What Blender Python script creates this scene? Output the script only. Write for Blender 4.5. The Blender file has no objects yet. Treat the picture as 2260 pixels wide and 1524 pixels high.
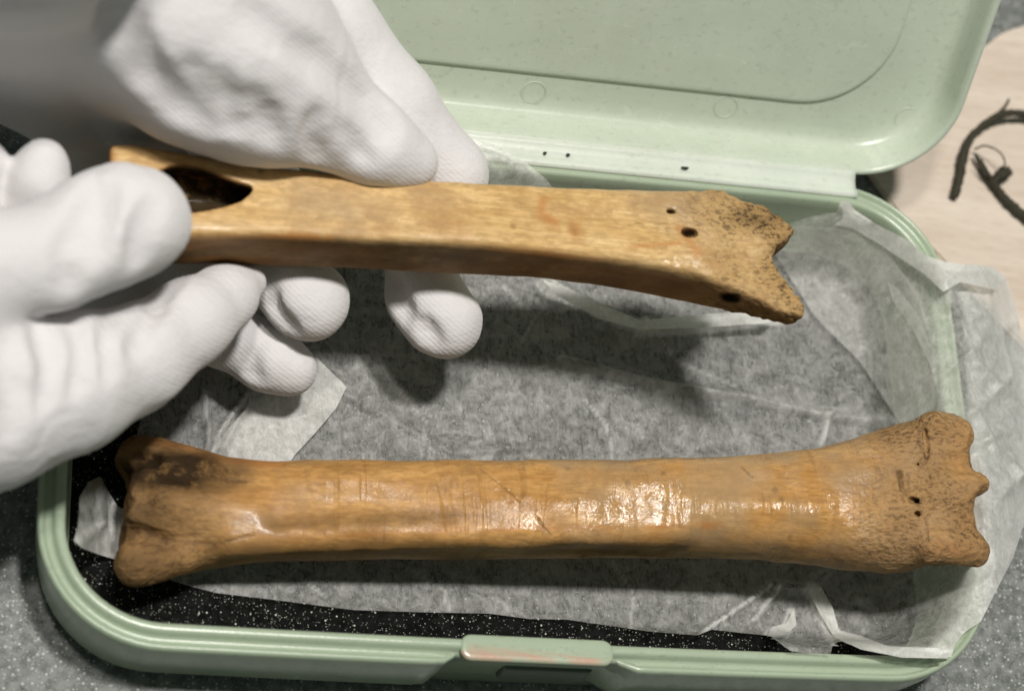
import bpy, bmesh, math, random
import numpy as np
import openvdb
from mathutils import Vector, Euler
random.seed(3); rng = np.random.default_rng(3)
sc = bpy.context.scene
MM = 0.001

# ------------------------------------------------------------------ camera
CAM = np.array([-124.2, -194.9, 424.4]); EUL = (0.4468, -0.2586, -0.0393)
cd = bpy.data.cameras.new("camera"); cam = bpy.data.objects.new("camera", cd)
sc.collection.objects.link(cam); sc.camera = cam
cam.location = Vector(CAM) * MM; cam.rotation_euler = EUL
cd.sensor_width = 36; cd.lens = 18 / math.tan(math.radians(12.5))
cd.clip_start = 0.01; cd.clip_end = 50
cd.dof.use_dof = True; cd.dof.focus_distance = 0.486; cd.dof.aperture_fstop = 12
R = np.array(Euler(EUL, 'XYZ').to_matrix())
FPX = 1130 / math.tan(math.radians(12.5))

# ------------------------------------------------------------------ world and lamps (indoor photograph)
w = bpy.data.worlds.new("World"); sc.world = w; w.use_nodes = True
w.node_tree.nodes['Background'].inputs[0].default_value = (0.84, 1.0, 0.88, 1)
w.node_tree.nodes['Background'].inputs[1].default_value = 0.105
sc.view_settings.view_transform = 'Standard'; sc.view_settings.look = 'None'
sc.view_settings.exposure = 0; sc.view_settings.gamma = 1

def lamp(name, direction, dist, size, power, col):
    l = bpy.data.lights.new(name, 'AREA'); l.shape = 'DISK'; l.size = size; l.energy = power; l.color = col
    o = bpy.data.objects.new(name, l); sc.collection.objects.link(o)
    d = Vector(direction).normalized(); o.location = d * dist
    o.rotation_euler = (-d).to_track_quat('-Z', 'Y').to_euler()
lamp("ceiling_lamp", (0.03, 0.01, 1.0), 1.5, 0.13, 18, (1, 0.965, 0.92))
lamp("desk_lamp", (-0.16, 0.0, 0.95), 1.4, 0.10, 5.5, (1, 0.95, 0.88))

# ------------------------------------------------------------------ geometry helpers
def project(P):
    q = (np.asarray(P, float) - CAM) @ R
    return np.stack([1130 + FPX * q[..., 0] / -q[..., 2], 762 - FPX * q[..., 1] / -q[..., 2]], -1)

def at(px, py, z):
    """point of the horizontal plane z (mm) seen at photograph pixel px, py"""
    px, py, z = np.broadcast_arrays(np.asarray(px, float), np.asarray(py, float), np.asarray(z, float))
    d = np.stack([(px - 1130) / FPX, -(py - 762) / FPX, -np.ones_like(px)], -1) @ R.T
    t = (z - CAM[2]) / d[..., 2]
    return CAM + d * t[..., None]

def link(name, me, mat=None, parent=None):
    o = bpy.data.objects.new(name, me); sc.collection.objects.link(o)
    if mat is not None: me.materials.append(mat)
    if parent is not None: o.parent = parent
    return o

def mesh_from(name, verts, faces, mat=None, parent=None, smooth=True):
    me = bpy.data.meshes.new(name)
    verts = np.asarray(verts, float) * MM
    me.from_pydata(verts.tolist(), [], [tuple(int(i) for i in f) for f in faces])
    me.validate(); me.update()
    if smooth: me.polygons.foreach_set('use_smooth', [True] * len(me.polygons))
    return link(name, me, mat, parent)

def mesh_quads(name, V, Q, mat=None, parent=None):
    me = bpy.data.meshes.new(name)
    me.vertices.add(len(V)); me.vertices.foreach_set('co', (V * MM).astype(np.float32).ravel())
    me.loops.add(Q.size); me.loops.foreach_set('vertex_index', Q.astype(np.int32).ravel())
    me.polygons.add(len(Q)); me.polygons.foreach_set('loop_start', np.arange(0, Q.size, Q.shape[1], dtype=np.int32))
    me.polygons.foreach_set('use_smooth', np.ones(len(Q), bool))
    me.update(calc_edges=True); me.validate()
    return link(name, me, mat, parent)

def attr(o, name, vals):
    a = o.data.attributes.new(name, 'FLOAT', 'POINT'); a.data.foreach_set('value', np.asarray(vals, np.float32))

def empty(name, loc=(0, 0, 0)):
    o = bpy.data.objects.new(name, None); sc.collection.objects.link(o); o.empty_display_size = 0.01
    o.location = Vector(loc) * MM
    return o

def tag(o, label=None, cat=None, group=None, kind=None):
    for k, v in (('label', label), ('category', cat), ('group', group), ('kind', kind)):
        if v: o[k] = v
    return o

def keep_world(o, parent):
    o.parent = parent; o.matrix_parent_inverse = parent.matrix_world.inverted() if False else o.matrix_parent_inverse
    o.location = Vector(o.location) - Vector(parent.location)

def smin(a, b, k):
    h = np.clip(0.5 + 0.5 * (b - a) / k, 0, 1)
    return b * (1 - h) + a * h - k * h * (1 - h)
def smax(a, b, k): return -smin(-a, -b, k)
def sstep(a, b, x):
    t = np.clip((x - a) / (b - a), 0, 1); return t * t * (3 - 2 * t)

def noise3(P, scale, seed=0):
    """smooth value noise, about -1..1, of points P (mm) with feature size scale (mm, may be a 3-tuple)"""
    Q = np.asarray(P, float) / np.asarray(scale, float) + seed * 17.13 + 1000
    I = np.floor(Q).astype(np.int64); F = Q - I; F = F * F * (3 - 2 * F)
    out = 0
    for dx in (0, 1):
        for dy in (0, 1):
            for dz in (0, 1):
                h = (I[..., 0] + dx) * 73856093 ^ (I[..., 1] + dy) * 19349663 ^ (I[..., 2] + dz) * 83492791 ^ (seed * 7919 + 11)
                h = (h ^ (h >> 13)) * 1274126177 & 0x7fffffff
                h = (h ^ (h >> 15)) & 0xffff
                wgt = (F[..., 0] if dx else 1 - F[..., 0]) * (F[..., 1] if dy else 1 - F[..., 1]) * (F[..., 2] if dz else 1 - F[..., 2])
                out = out + wgt * (h / 32767.5 - 1)
    return out

def grid_field(lo, hi, vox):
    ax = [np.arange(lo[i], hi[i] + vox, vox) for i in range(3)]
    X, Y, Z = np.meshgrid(*ax, indexing='ij')
    return np.stack([X, Y, Z], -1)

def skin(name, P, F, vox, mat, parent=None, smooth_iter=2):
    """surface F = 0 of a distance field sampled on the regular grid P"""
    g = openvdb.FloatGrid(9.0); g.copyFromArray(np.ascontiguousarray(np.clip(F, -9, 9).astype(np.float32)))
    V, Q = g.convertToQuads(isovalue=0.0) if True else None
    V = np.asarray(V, float) * vox + P[0, 0, 0]; Q = np.asarray(Q)
    for _ in range(smooth_iter):
        acc = np.zeros_like(V); n = np.zeros(len(V))
        for a, b in ((0, 1), (1, 2), (2, 3), (3, 0)):
            for s, t in ((a, b), (b, a)):
                np.add.at(acc, Q[:, s], V[Q[:, t]]); np.add.at(n, Q[:, s], 1)
        V = V * 0.5 + 0.5 * acc / np.maximum(n, 1)[:, None]
    c = V[Q[:, 0]]
    vol = np.einsum('ij,ij->i', c, np.cross(V[Q[:, 1]] - c, V[Q[:, 2]] - c)).sum() + np.einsum('ij,ij->i', c, np.cross(V[Q[:, 2]] - c, V[Q[:, 3]] - c)).sum()
    if vol < 0: Q = Q[:, ::-1]
    return V, Q

def normals(V, Q):
    n = np.cross(V[Q[:, 2]] - V[Q[:, 0]], V[Q[:, 3]] - V[Q[:, 1]])
    N = np.zeros_like(V)
    for i in range(4): np.add.at(N, Q[:, i], n)
    return N / np.maximum(np.linalg.norm(N, axis=1), 1e-9)[:, None]

def seg_dist(P, a, b):
    a = np.asarray(a, float); b = np.asarray(b, float); ab = b - a
    t = np.clip(((P - a) @ ab) / max(ab @ ab, 1e-9), 0, 1)
    return np.linalg.norm(P - (a + t[..., None] * ab), axis=-1), t

def box_slice(P, C, pad):
    """index slices of the regular grid P that enclose the points C with a margin"""
    o = P[0, 0, 0]; v = P[1, 0, 0, 0] - o[0]; n = np.array(P.shape[:3]); C = np.asarray(C)
    lo_ = np.clip(np.floor((C.min(0) - pad - o) / v).astype(int), 0, n); hi_ = np.clip(np.ceil((C.max(0) + pad - o) / v).astype(int) + 1, 0, n)
    return tuple(slice(a, b) for a, b in zip(lo_, hi_))

def poly_sd(px, py, poly):
    """signed distance (pixels, negative inside) to a polygon"""
    poly = np.asarray(poly, float); d = np.full(px.shape, 1e9); ins = np.zeros(px.shape, bool)
    near = np.zeros(px.shape + (2,))
    n = len(poly)
    for i in range(n):
        a, b = poly[i], poly[(i + 1) % n]; e = b - a
        t = np.clip(((px - a[0]) * e[0] + (py - a[1]) * e[1]) / (e @ e), 0, 1)
        qx, qy = a[0] + t * e[0], a[1] + t * e[1]
        dd = np.hypot(px - qx, py - qy); m = dd < d
        near[..., 0] = np.where(m, qx, near[..., 0]); near[..., 1] = np.where(m, qy, near[..., 1]); d = np.where(m, dd, d)
        if a[1] != b[1]:
            ins ^= ((a[1] > py) != (b[1] > py)) & (px < (b[0] - a[0]) * (py - a[1]) / (b[1] - a[1]) + a[0])
    return np.where(ins, -d, d), near

def line_mask(px, py, pts, width):
    d = np.full(px.shape, 1e9)
    for (x0, y0), (x1, y1) in zip(pts[:-1], pts[1:]):
        ex, ey = x1 - x0, y1 - y0
        t = np.clip(((px - x0) * ex + (py - y0) * ey) / max(ex * ex + ey * ey, 1e-6), 0, 1)
        d = np.minimum(d, np.hypot(px - x0 - t * ex, py - y0 - t * ey))
    return np.clip(1 - d / width, 0, 1)

# ------------------------------------------------------------------ materials
class NT:
    def __init__(s, name):
        s.m = bpy.data.materials.new(name); s.m.use_nodes = True
        s.t = s.m.node_tree; s.n = s.t.nodes; s.b = s.n['Principled BSDF']; s.out = s.n['Material Output']
        s.co = s.n.new('ShaderNodeTexCoord').outputs['Object']
    def new(s, kind, **kw):
        n = s.n.new(kind)
        for k, v in kw.items(): setattr(n, k, v)
        return n
    def l(s, a, b): s.t.links.new(a, b)
    def val(s, inp, v):
        if hasattr(v, 'links') or hasattr(v, 'is_linked'): s.l(v, inp)
        else: inp.default_value = v
    def map(s, scale=(1, 1, 1), rot=(0, 0, 0)):
        n = s.new('ShaderNodeMapping'); s.l(s.co, n.inputs[0]); n.inputs['Scale'].default_value = scale; n.inputs['Rotation'].default_value = rot
        return n.outputs[0]
    def noise(s, scale, detail=3, rough=0.5, vec=None, dist=0):
        n = s.new('ShaderNodeTexNoise'); n.inputs['Scale'].default_value = scale; n.inputs['Detail'].default_value = detail
        n.inputs['Roughness'].default_value = rough; n.inputs['Distortion'].default_value = dist
        s.l(vec if vec is not None else s.co, n.inputs['Vector']); return n.outputs['Fac']
    def vor(s, scale, feature='F1', out='Distance', vec=None, rnd=1):
        n = s.new('ShaderNodeTexVoronoi', feature=feature); n.inputs['Scale'].default_value = scale; n.inputs['Randomness'].default_value = rnd
        s.l(vec if vec is not None else s.co, n.inputs['Vector']); return n.outputs[out]
    def ramp(s, fac, stops, interp='LINEAR'):
        n = s.new('ShaderNodeValToRGB'); n.color_ramp.interpolation = interp; e = n.color_ramp.elements
        while len(e) < len(stops): e.new(0.5)
        for el, (p, c) in zip(e, stops):
            el.position = p; el.color = (c, c, c, 1) if not hasattr(c, '__len__') else (*c, 1)
        s.l(fac, n.inputs[0]); return n.outputs[0]
    def math(s, op, a, b=0.0, clamp=False):
        n = s.new('ShaderNodeMath', operation=op); n.use_clamp = clamp; s.val(n.inputs[0], a); s.val(n.inputs[1], b); return n.outputs[0]
    def mix(s, fac, a, b, mode='MIX'):
        n = s.new('ShaderNodeMix', data_type='RGBA', blend_type=mode)
        s.val(n.inputs[0], fac)
        for i, v in ((6, a), (7, b)):
            if isinstance(v, tuple): n.inputs[i].default_value = (*v, 1)
            else: s.l(v, n.inputs[i])
        return n.outputs[2]
    def at(s, name):
        n = s.new('ShaderNodeAttribute', attribute_name=name); return n.outputs['Fac']
    def bump(s, h, dist, strength=1, prev=None):
        n = s.new('ShaderNodeBump'); n.inputs['Distance'].default_value = dist; n.inputs['Strength'].default_value = strength
        s.l(h, n.inputs['Height'])
        if prev is not None: s.l(prev, n.inputs['Normal'])
        return n.outputs[0]
    def set(s, **kw):
        for k, v in kw.items():
            inp = s.b.inputs[k.replace('_', ' ')]
            if isinstance(v, tuple): inp.default_value = (*v, 1) if len(v) == 3 else v
            else: s.val(inp, v)

def mat_plastic(name, a, b, rough=0.32, marks=False):
    t = NT(name)
    n1 = t.noise(25, 4); n2 = t.noise(900, 3, 0.7)
    col = t.mix(t.ramp(n1, [(0.35, 0.0), (0.65, 1.0)]), a, b)
    specks = t.ramp(t.noise(520, 2, 0.6, t.map((1, 2.2, 1))), [(0.33, 1.0), (0.40, 0.0)])
    col = t.mix(t.math('MULTIPLY', specks, 0.35), col, tuple(c * 0.72 for c in a))
    scr = t.ramp(t.math('ABSOLUTE', t.math('SUBTRACT', t.noise(35, 3, 0.5, t.map((1, 3.5, 3.5), (0, 0, 0.5)), 1.2), 0.5)), [(0.0, 1.0), (0.004, 0.0)])
    col = t.mix(t.math('MULTIPLY', scr, 0.22), col, tuple(min(1, c * 1.5) for c in b))
    grime = t.ramp(t.noise(14, 6, 0.72), [(0.5, 0.0), (0.72, 1.0)]); col = t.mix(t.math('MULTIPLY', grime, 0.16), col, (0.20, 0.20, 0.13))
    if marks:
        col = t.mix(t.at('red'), col, (0.62, 0.22, 0.16))
    r = t.math('ADD', t.math('MULTIPLY', t.noise(60, 5, 0.7), 0.22), rough - 0.11)
    t.set(Base_Color=col, Roughness=r)
    t.b.inputs['Subsurface Weight'].default_value = 0.12
    t.b.inputs['Subsurface Radius'].default_value = (0.002, 0.003, 0.002)
    t.b.inputs['Subsurface Scale'].default_value = 1.0
    t.set(Normal=t.bump(n2, 0.00006, 0.5, t.bump(t.noise(45, 2), 0.0006, 0.25)))
    return t.m

def mat_bone(name, light, mid, dark, cuts, endc):
    t = NT(name)
    vl = t.map((1, 7, 7)); n1 = t.noise(28, 6, 0.62, vl); n2 = t.noise(75, 6, 0.65); n3 = t.noise(420, 4, 0.65, t.map((1, 2.4, 2.4)))
    col = t.mix(t.ramp(n1, [(0.32, 0.0), (0.64, 1.0)]), mid, light)
    col = t.mix(t.math('MULTIPLY', t.ramp(n2, [(0.50, 0.0), (0.68, 1.0)]), 0.75), col, dark)
    col = t.mix(t.math('MULTIPLY', t.ramp(n3, [(0.40, 1.0), (0.56, 0.0)]), 0.45), col, tuple(c * 0.6 for c in mid))
    dots = t.math('MULTIPLY', t.ramp(t.vor(210), [(0.10, 1.0), (0.2, 0.0)]), t.ramp(t.noise(60, 2), [(0.5, 0.0), (0.6, 1.0)]))
    col = t.mix(t.math('MULTIPLY', dots, 0.6), col, tuple(c * 0.3 for c in dark))
    fine = t.noise(120, 5, 0.7, t.map((1, 12, 12)), 0.3); col = t.mix(t.math('MULTIPLY', t.ramp(fine, [(0.42, 1.0), (0.56, 0.0)]), 0.38), col, tuple(c * 0.62 for c in mid))
    fis = t.ramp(t.math('ABSOLUTE', t.math('SUBTRACT', t.noise(60, 5, 0.6, t.map((1, 4.5, 4.5)), 0.5), 0.5)), [(0.0, 1.0), (0.011, 0.0)]); col = t.mix(t.math('MULTIPLY', fis, t.math('MULTIPLY', t.ramp(t.noise(45, 2), [(0.48, 0.0), (0.58, 1.0)]), 0.55)), col, tuple(c * 0.3 for c in mid))
    blot = t.noise(38, 3, 0.55); col = t.mix(t.math('MULTIPLY', t.ramp(blot, [(0.52, 0.0), (0.66, 1.0)]), 0.5), col, (0.42, 0.30, 0.17))
    por = t.at('porous'); st = t.at('stain_shade'); col = t.mix(t.math('MULTIPLY', t.at('brown'), t.ramp(t.noise(90, 5, 0.65), [(0.35, 0.35), (0.6, 1.0)])), col, (0.17, 0.095, 0.038)); ck = t.at('crack'); og = t.at('orange')
    col = t.mix(og, col, (0.46, 0.17, 0.035))
    col = t.mix(t.math('MULTIPLY', por, 0.65), col, endc)
    pn = t.noise(700, 4, 0.7, t.map((1, 1.7, 1.7))); pv = t.vor(950, vec=t.map((0.8, 1.25, 1.2)))
    pit = t.math('MULTIPLY', t.ramp(pn, [(0.40, 1.0), (0.50, 0.0)]), por)
    pit2 = t.math('MULTIPLY', t.ramp(t.noise(230, 3, 0.6), [(0.36, 1.0), (0.46, 0.0)]), por)
    col = t.mix(t.math('MULTIPLY', por, 0.55), col, tuple(c * 0.72 for c in mid))
    col = t.mix(t.math('MULTIPLY', pit, 0.85), col, (0.06, 0.035, 0.018))
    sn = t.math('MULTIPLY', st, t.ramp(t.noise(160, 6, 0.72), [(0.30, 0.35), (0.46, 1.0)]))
    col = t.mix(t.math('MULTIPLY', sn, 0.95, True), col, (0.020, 0.014, 0.009))  # real stains, plus shade painted into holes and front faces
    col = t.mix(t.math('MULTIPLY', ck, 0.6), col, (0.03, 0.018, 0.01))
    rough = t.math('ADD', t.math('MULTIPLY', t.math('ADD', por, st, True), 0.42), t.math('ADD', t.math('MULTIPLY', t.ramp(n2, [(0.35, 0.0), (0.62, 1.0)]), 0.14), t.math('SUBTRACT', 0.47, t.math('MULTIPLY', t.at('gloss'), 0.36))), True)
    h = t.math('ADD', t.math('MULTIPLY', n3, 0.22), t.math('MULTIPLY', n1, 0.45))
    nrm = t.bump(h, 0.00035, 0.6)
    if cuts:
        wv = t.noise(150, 3, 0.6, t.map((1, 0.18, 0.18), (0, 0, 0.06)), 0.6)
        big = t.noise(95, 2, 0.5, t.map((1, 0.55, 0.5)))
        cm = t.at('cutzone')
        hh = t.math('MULTIPLY', t.math('ADD', t.math('MULTIPLY', t.ramp(wv, [(0.30, 0.0), (0.52, 1.0)]), 0.6), t.math('ADD', t.math('MULTIPLY', big, 1.6), t.math('MULTIPLY', t.noise(420, 4, 0.7), 0.40))), cm)
        nrm = t.bump(hh, 0.0015, 0.75, nrm)
        line = t.math('MULTIPLY', t.ramp(t.noise(330, 2, 0.5, t.map((1, 0.09, 0.09), (0, 0, 0.10)), 0.4), [(0.26, 1.0), (0.34, 0.0)]), cm)
        col = t.mix(t.math('MULTIPLY', line, 0.5), col, tuple(c * 0.35 for c in mid))
    hp = t.math('MULTIPLY', t.math('SUBTRACT', t.math('ADD', pn, t.math('MULTIPLY', pv, 0.5)), t.math('MULTIPLY', pit2, 0.6)), por)
    nrm = t.bump(hp, 0.0011, 0.85, nrm)
    nrm = t.bump(t.math('MULTIPLY', ck, -1.0), 0.0005, 0.5, nrm)
    t.set(Base_Color=col, Roughness=rough, Normal=nrm)
    t.l(t.math('MULTIPLY', t.math('SUBTRACT', 1.0, st, True), 0.32), t.b.inputs['Specular IOR Level'])
    t.b.inputs['Coat Weight'].default_value = 0.35; t.b.inputs['Coat Roughness'].default_value = 0.10
    t.l(nrm, t.b.inputs['Coat Normal'])
    t.l(t.math('MULTIPLY', t.math('MULTIPLY', t.at('gloss'), 0.45), t.math('SUBTRACT', 1.0, t.math('MULTIPLY', t.math('ADD', por, st, True), 0.8), True)), t.b.inputs['Coat Weight'])
    t.b.inputs['Subsurface Weight'].default_value = 0.08; t.b.inputs['Subsurface Radius'].default_value = (0.002, 0.001, 0.0005); t.b.inputs['Subsurface Scale'].default_value = 1.0
    return t.m

def mat_glove():
    t = NT("white_cotton")
    col = t.mix(t.noise(40, 4, 0.6), (0.655, 0.635, 0.64), (0.745, 0.725, 0.73))
    ribs = t.new('ShaderNodeTexWave', wave_type='BANDS', bands_direction='DIAGONAL'); ribs.inputs['Scale'].default_value = 420; ribs.inputs['Distortion'].default_value = 1.2
    t.l(t.co, ribs.inputs['Vector'])
    wv = t.math('ADD', t.math('MULTIPLY', ribs.outputs['Fac'], 0.5), t.noise(1600, 3, 0.7))
    t.set(Base_Color=col, Roughness=0.95, Normal=t.bump(wv, 0.00014, 0.5, t.bump(t.noise(150, 5, 0.65, t.map((1, 1.9, 1.2), (0.3, 0.2, 0.6))), 0.0013, 0.38)))
    t.b.inputs['Sheen Weight'].default_value = 0.25; t.b.inputs['Specular IOR Level'].default_value = 0.15
    return t.m

def mat_tissue(name="tissue", dense=0.48):
    t = NT(name); t.n.remove(t.b)
    fib = t.noise(330, 7, 0.72, None, 0.8); cl = t.noise(75, 3, 0.5); wisp = t.noise(620, 4, 0.7, t.map((1, 0.35, 0.6), (0, 0, 0.5)), 2.2)
    f = t.math('ADD', t.math('MULTIPLY', t.ramp(fib, [(0.40, 0.0), (0.62, 1.0)]), 0.55), t.math('MULTIPLY', t.ramp(wisp, [(0.38, 0.0), (0.68, 1.0)]), 0.45))
    op = t.math('ADD', t.math('MULTIPLY', f, 0.44), t.math('ADD', t.math('MULTIPLY', cl, 0.20), dense - 0.38))
    op = t.math('ADD', op, t.math('MULTIPLY', t.at('dense'), 0.60), True)
    col = t.mix(t.noise(50, 2), (0.80, 0.80, 0.76), (0.88, 0.88, 0.85))
    d = t.new('ShaderNodeBsdfDiffuse'); tl = t.new('ShaderNodeBsdfTranslucent'); tr = t.new('ShaderNodeBsdfTransparent'); gl = t.new('ShaderNodeBsdfGlossy')
    gl.inputs['Roughness'].default_value = 0.42; gl.inputs['Color'].default_value = (0.9, 0.9, 0.9, 1)
    nrm = t.bump(t.noise(260, 5, 0.7), 0.0008, 0.5, t.bump(t.noise(60, 3, 0.6), 0.003, 0.5))
    for n in (d, tl, gl): t.l(nrm, n.inputs['Normal'])
    t.l(col, d.inputs['Color']); t.l(col, tl.inputs['Color'])
    m1 = t.new('ShaderNodeMixShader'); m1.inputs[0].default_value = 0.35; t.l(d.outputs[0], m1.inputs[1]); t.l(tl.outputs[0], m1.inputs[2])
    m2 = t.new('ShaderNodeMixShader'); m2.inputs[0].default_value = 0.05; t.l(m1.outputs[0], m2.inputs[1]); t.l(gl.outputs[0], m2.inputs[2])
    m3 = t.new('ShaderNodeMixShader'); t.l(op, m3.inputs[0]); t.l(tr.outputs[0], m3.inputs[1]); t.l(m2.outputs[0], m3.inputs[2])
    t.l(m3.outputs[0], t.out.inputs['Surface'])
    return t.m

def mat_speckled(name, base_a, base_b, fleck, scale, amount, rough, spec=0.3):
    t = NT(name)
    col = t.mix(t.ramp(t.noise(scale * 0.35, 5, 0.7), [(0.4, 0.0), (0.6, 1.0)]), base_a, base_b)
    cell = t.vor(scale, out='Color'); dist = t.vor(scale)
    sep = t.new('ShaderNodeSeparateColor'); t.l(cell, sep.inputs[0])
    small = t.math('MULTIPLY', t.math('LESS_THAN', dist, 0.30), t.math('LESS_THAN', sep.outputs[0], amount))
    cell2 = t.vor(scale * 2.1, out='Color'); sep2 = t.new('ShaderNodeSeparateColor'); t.l(cell2, sep2.inputs[0])
    small2 = t.math('MULTIPLY', t.math('LESS_THAN', t.vor(scale * 2.1), 0.33), t.math('LESS_THAN', sep2.outputs[1], amount * 0.8))
    fl = t.math('MULTIPLY', t.math('MAXIMUM', small, t.math('MULTIPLY', small2, 0.7)), sep.outputs[2])
    dk = t.math('MULTIPLY', t.math('LESS_THAN', t.vor(scale * 0.8), 0.36), t.math('GREATER_THAN', sep.outputs[1], 0.8))
    col = t.mix(t.math('MULTIPLY', dk, 0.5), col, tuple(c * 0.4 for c in base_a))
    col = t.mix(fl, col, fleck)
    t.set(Base_Color=col, Roughness=rough, Normal=t.bump(t.noise(scale, 3, 0.6), 0.0003, 0.5))
    t.b.inputs['Specular IOR Level'].default_value = spec
    return t.m

def mat_wood():
    t = NT("pale_wood")
    v = t.map((0.9, 9, 1), (0, 0, 0.85)); n = t.noise(22, 6, 0.62, v, 0.4); f = t.noise(180, 4, 0.7, v)
    col = t.mix(t.ramp(n, [(0.3, 0.0), (0.7, 1.0)]), (0.58, 0.48, 0.39), (0.74, 0.65, 0.55))
    col = t.mix(t.math('MULTIPLY', t.ramp(f, [(0.36, 1.0), (0.5, 0.0)]), 0.3), col, (0.42, 0.30, 0.21))
    t.set(Base_Color=col, Roughness=0.7, Normal=t.bump(f, 0.0003, 0.5))
    return t.m

def mat_bark():
    t = NT("dark_bark"); n = t.noise(700, 5, 0.7)
    col = t.mix(n, (0.010, 0.011, 0.006), (0.075, 0.065, 0.038))
    t.set(Base_Color=col, Roughness=0.75, Normal=t.bump(n, 0.0008, 1.0)); return t.m

GREEN_A, GREEN_B = (0.345, 0.42, 0.305), (0.385, 0.46, 0.34)
M_TRAY = mat_plastic("sage_plastic_tray", GREEN_A, GREEN_B, 0.24, True)
M_LID = mat_plastic("sage_plastic_lid", (0.53, 0.60, 0.49), (0.57, 0.635, 0.525), 0.26)
M_HINGE = mat_plastic("stressed_hinge_plastic", (0.60, 0.66, 0.58), (0.66, 0.71, 0.63), 0.28)
M_GLOVE = mat_glove(); M_TISSUE = mat_tissue()
M_GRANITE = mat_speckled("grey_granite", (0.115, 0.123, 0.116), (0.23, 0.24, 0.23), (0.62, 0.63, 0.60), 1100, 0.34, 0.5)
M_LINER = mat_speckled("black_glitter_foam", (0.003, 0.0035, 0.003), (0.009, 0.010, 0.009), (0.5, 0.5, 0.44), 1350, 0.24, 0.8, 0.06)
M_BONE1 = mat_bone("amber_bone_smooth", (0.78, 0.55, 0.27), (0.60, 0.37, 0.14), (0.36, 0.17, 0.045), False, (0.52, 0.335, 0.15))
M_BONE2 = mat_bone("amber_bone_scored", (0.65, 0.37, 0.13), (0.47, 0.235, 0.068), (0.30, 0.15, 0.05), True, (0.37, 0.26, 0.145))
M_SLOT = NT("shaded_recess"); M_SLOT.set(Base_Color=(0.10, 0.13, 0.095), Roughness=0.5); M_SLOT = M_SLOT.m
M_DARK = NT("dark_grime"); M_DARK.set(Base_Color=(0.02, 0.025, 0.015), Roughness=0.8); M_DARK = M_DARK.m

# ------------------------------------------------------------------ setting
Z_TABLE = -24.0; W2, D2 = 100.0, 58.35; FLOOR = -21.0
g = mesh_from("table_surface", [(-1500, -1500, Z_TABLE), (1500, -1500, Z_TABLE), (1500, 1500, Z_TABLE), (-1500, 1500, Z_TABLE)], [(0, 1, 2, 3)], M_GRANITE)
tag(g, "grey speckled granite worktop", kind='structure')

def slab(name, pts, z0, z1, mat, bevel=0.6):
    bm = bmesh.new(); vs = [bm.verts.new(Vector((x, y, z0)) * MM) for x, y in pts]
    f = bm.faces.new(vs); r = bmesh.ops.extrude_face_region(bm, geom=[f])
    for v in r['geom']:
        if isinstance(v, bmesh.types.BMVert): v.co.z = z1 * MM
    bmesh.ops.recalc_face_normals(bm, faces=bm.faces)
    bmesh.ops.bevel(bm, geom=list(bm.edges), offset=bevel * MM, segments=2, affect='EDGES')
    me = bpy.data.meshes.new(name); bm.to_mesh(me); bm.free()
    return link(name, me, mat)
bpts = [at(x, y, Z_TABLE + 2)[:2] for x, y in ((1990, 480), (1880, 330), (2215, 70), (2700, -90), (3200, 900), (2420, 930))]
b = slab("wooden_board", bpts, Z_TABLE + 0.02, Z_TABLE + 2, mat_wood())
tag(b, "pale wooden board lying on the worktop behind the open green box", "board")

# ------------------------------------------------------------------ storage box
def rounded_rect(hw, hd, r, seg=14, side=60):
    """corner-ordered outline: list of (x, y, nx, ny) for outer size hw, hd"""
    out = []
    for k, (cx, cy) in enumerate(((hw - r, hd - r), (-hw + r, hd - r), (-hw + r, -hd + r), (hw - r, -hd + r))):
        arc = [(cx, cy, math.cos(a), math.sin(a)) for a in [k * math.pi / 2 + i * math.pi / 2 / seg for i in range(seg + 1)]]
        out += arc
        nx = ((-hw + r, hd - r), (-hw + r, -hd + r), (hw - r, -hd + r), (hw - r, hd - r))[k]
        for i in range(1, side):
            t = i / side; out.append((cx + (nx[0] - cx) * t, cy + (nx[1] - cy) * t, arc[-1][2], arc[-1][3]))
    return np.array(out)

def sweep(base, R0, profile, mod=None):
    """profile (inset, height): sweep round the rounded rectangle; returns rings (n, m, 3)"""
    rings = []
    for j, (ins, h) in enumerate(profile):
        ins_v = np.full(len(base), float(ins)); h_v = np.full(len(base), float(h))
        p = base[:, :2] + base[:, 2:] * (R0 - ins_v)[:, None]
        rings.append(np.column_stack([p, h_v]))
    return np.array(rings)

def ring_mesh(rings, cap=None):
    m, n = rings.shape[:2]; V = rings.reshape(-1, 3); F = []
    for j in range(m - 1):
        for i in range(n):
            a, b_ = j * n + i, j * n + (i + 1) % n; F.append((a, b_, b_ + n, a + n))
    if cap == 'first': F.append(tuple(range(n - 1, -1, -1)))
    if cap == 'last': F.append(tuple((m - 1) * n + i for i in range(n)))
    return V, F

RC = 25.0
box = empty("storage_box", (0, 0, Z_TABLE))
tag(box, "sage green plastic storage box lying open with tissue and bones inside", "storage box")
base = rounded_rect(W2, D2, RC)
# slight outward bow of the long sides
prof = [(9.5, FLOOR - 0.6), (8.0, FLOOR - 0.4), (7.0, FLOOR + 1.5), (5.6, -3.0), (5.3, -0.6), (5.0, -0.15), (4.5, 0.0), (3.7, -0.05), (3.3, -0.35), (3.0, -1.3),
        (2.7, -1.75), (1.9, -1.8), (1.5, -1.6), (1.2, -0.9), (0.8, -0.65), (0.35, -0.8), (0.05, -1.4), (0.0, -2.4), (0.3, -9), (1.4, -19.5), (2.2, -22.5), (4, -23.6), (8, -23.7)]
rings = sweep(base, RC, prof)
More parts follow.
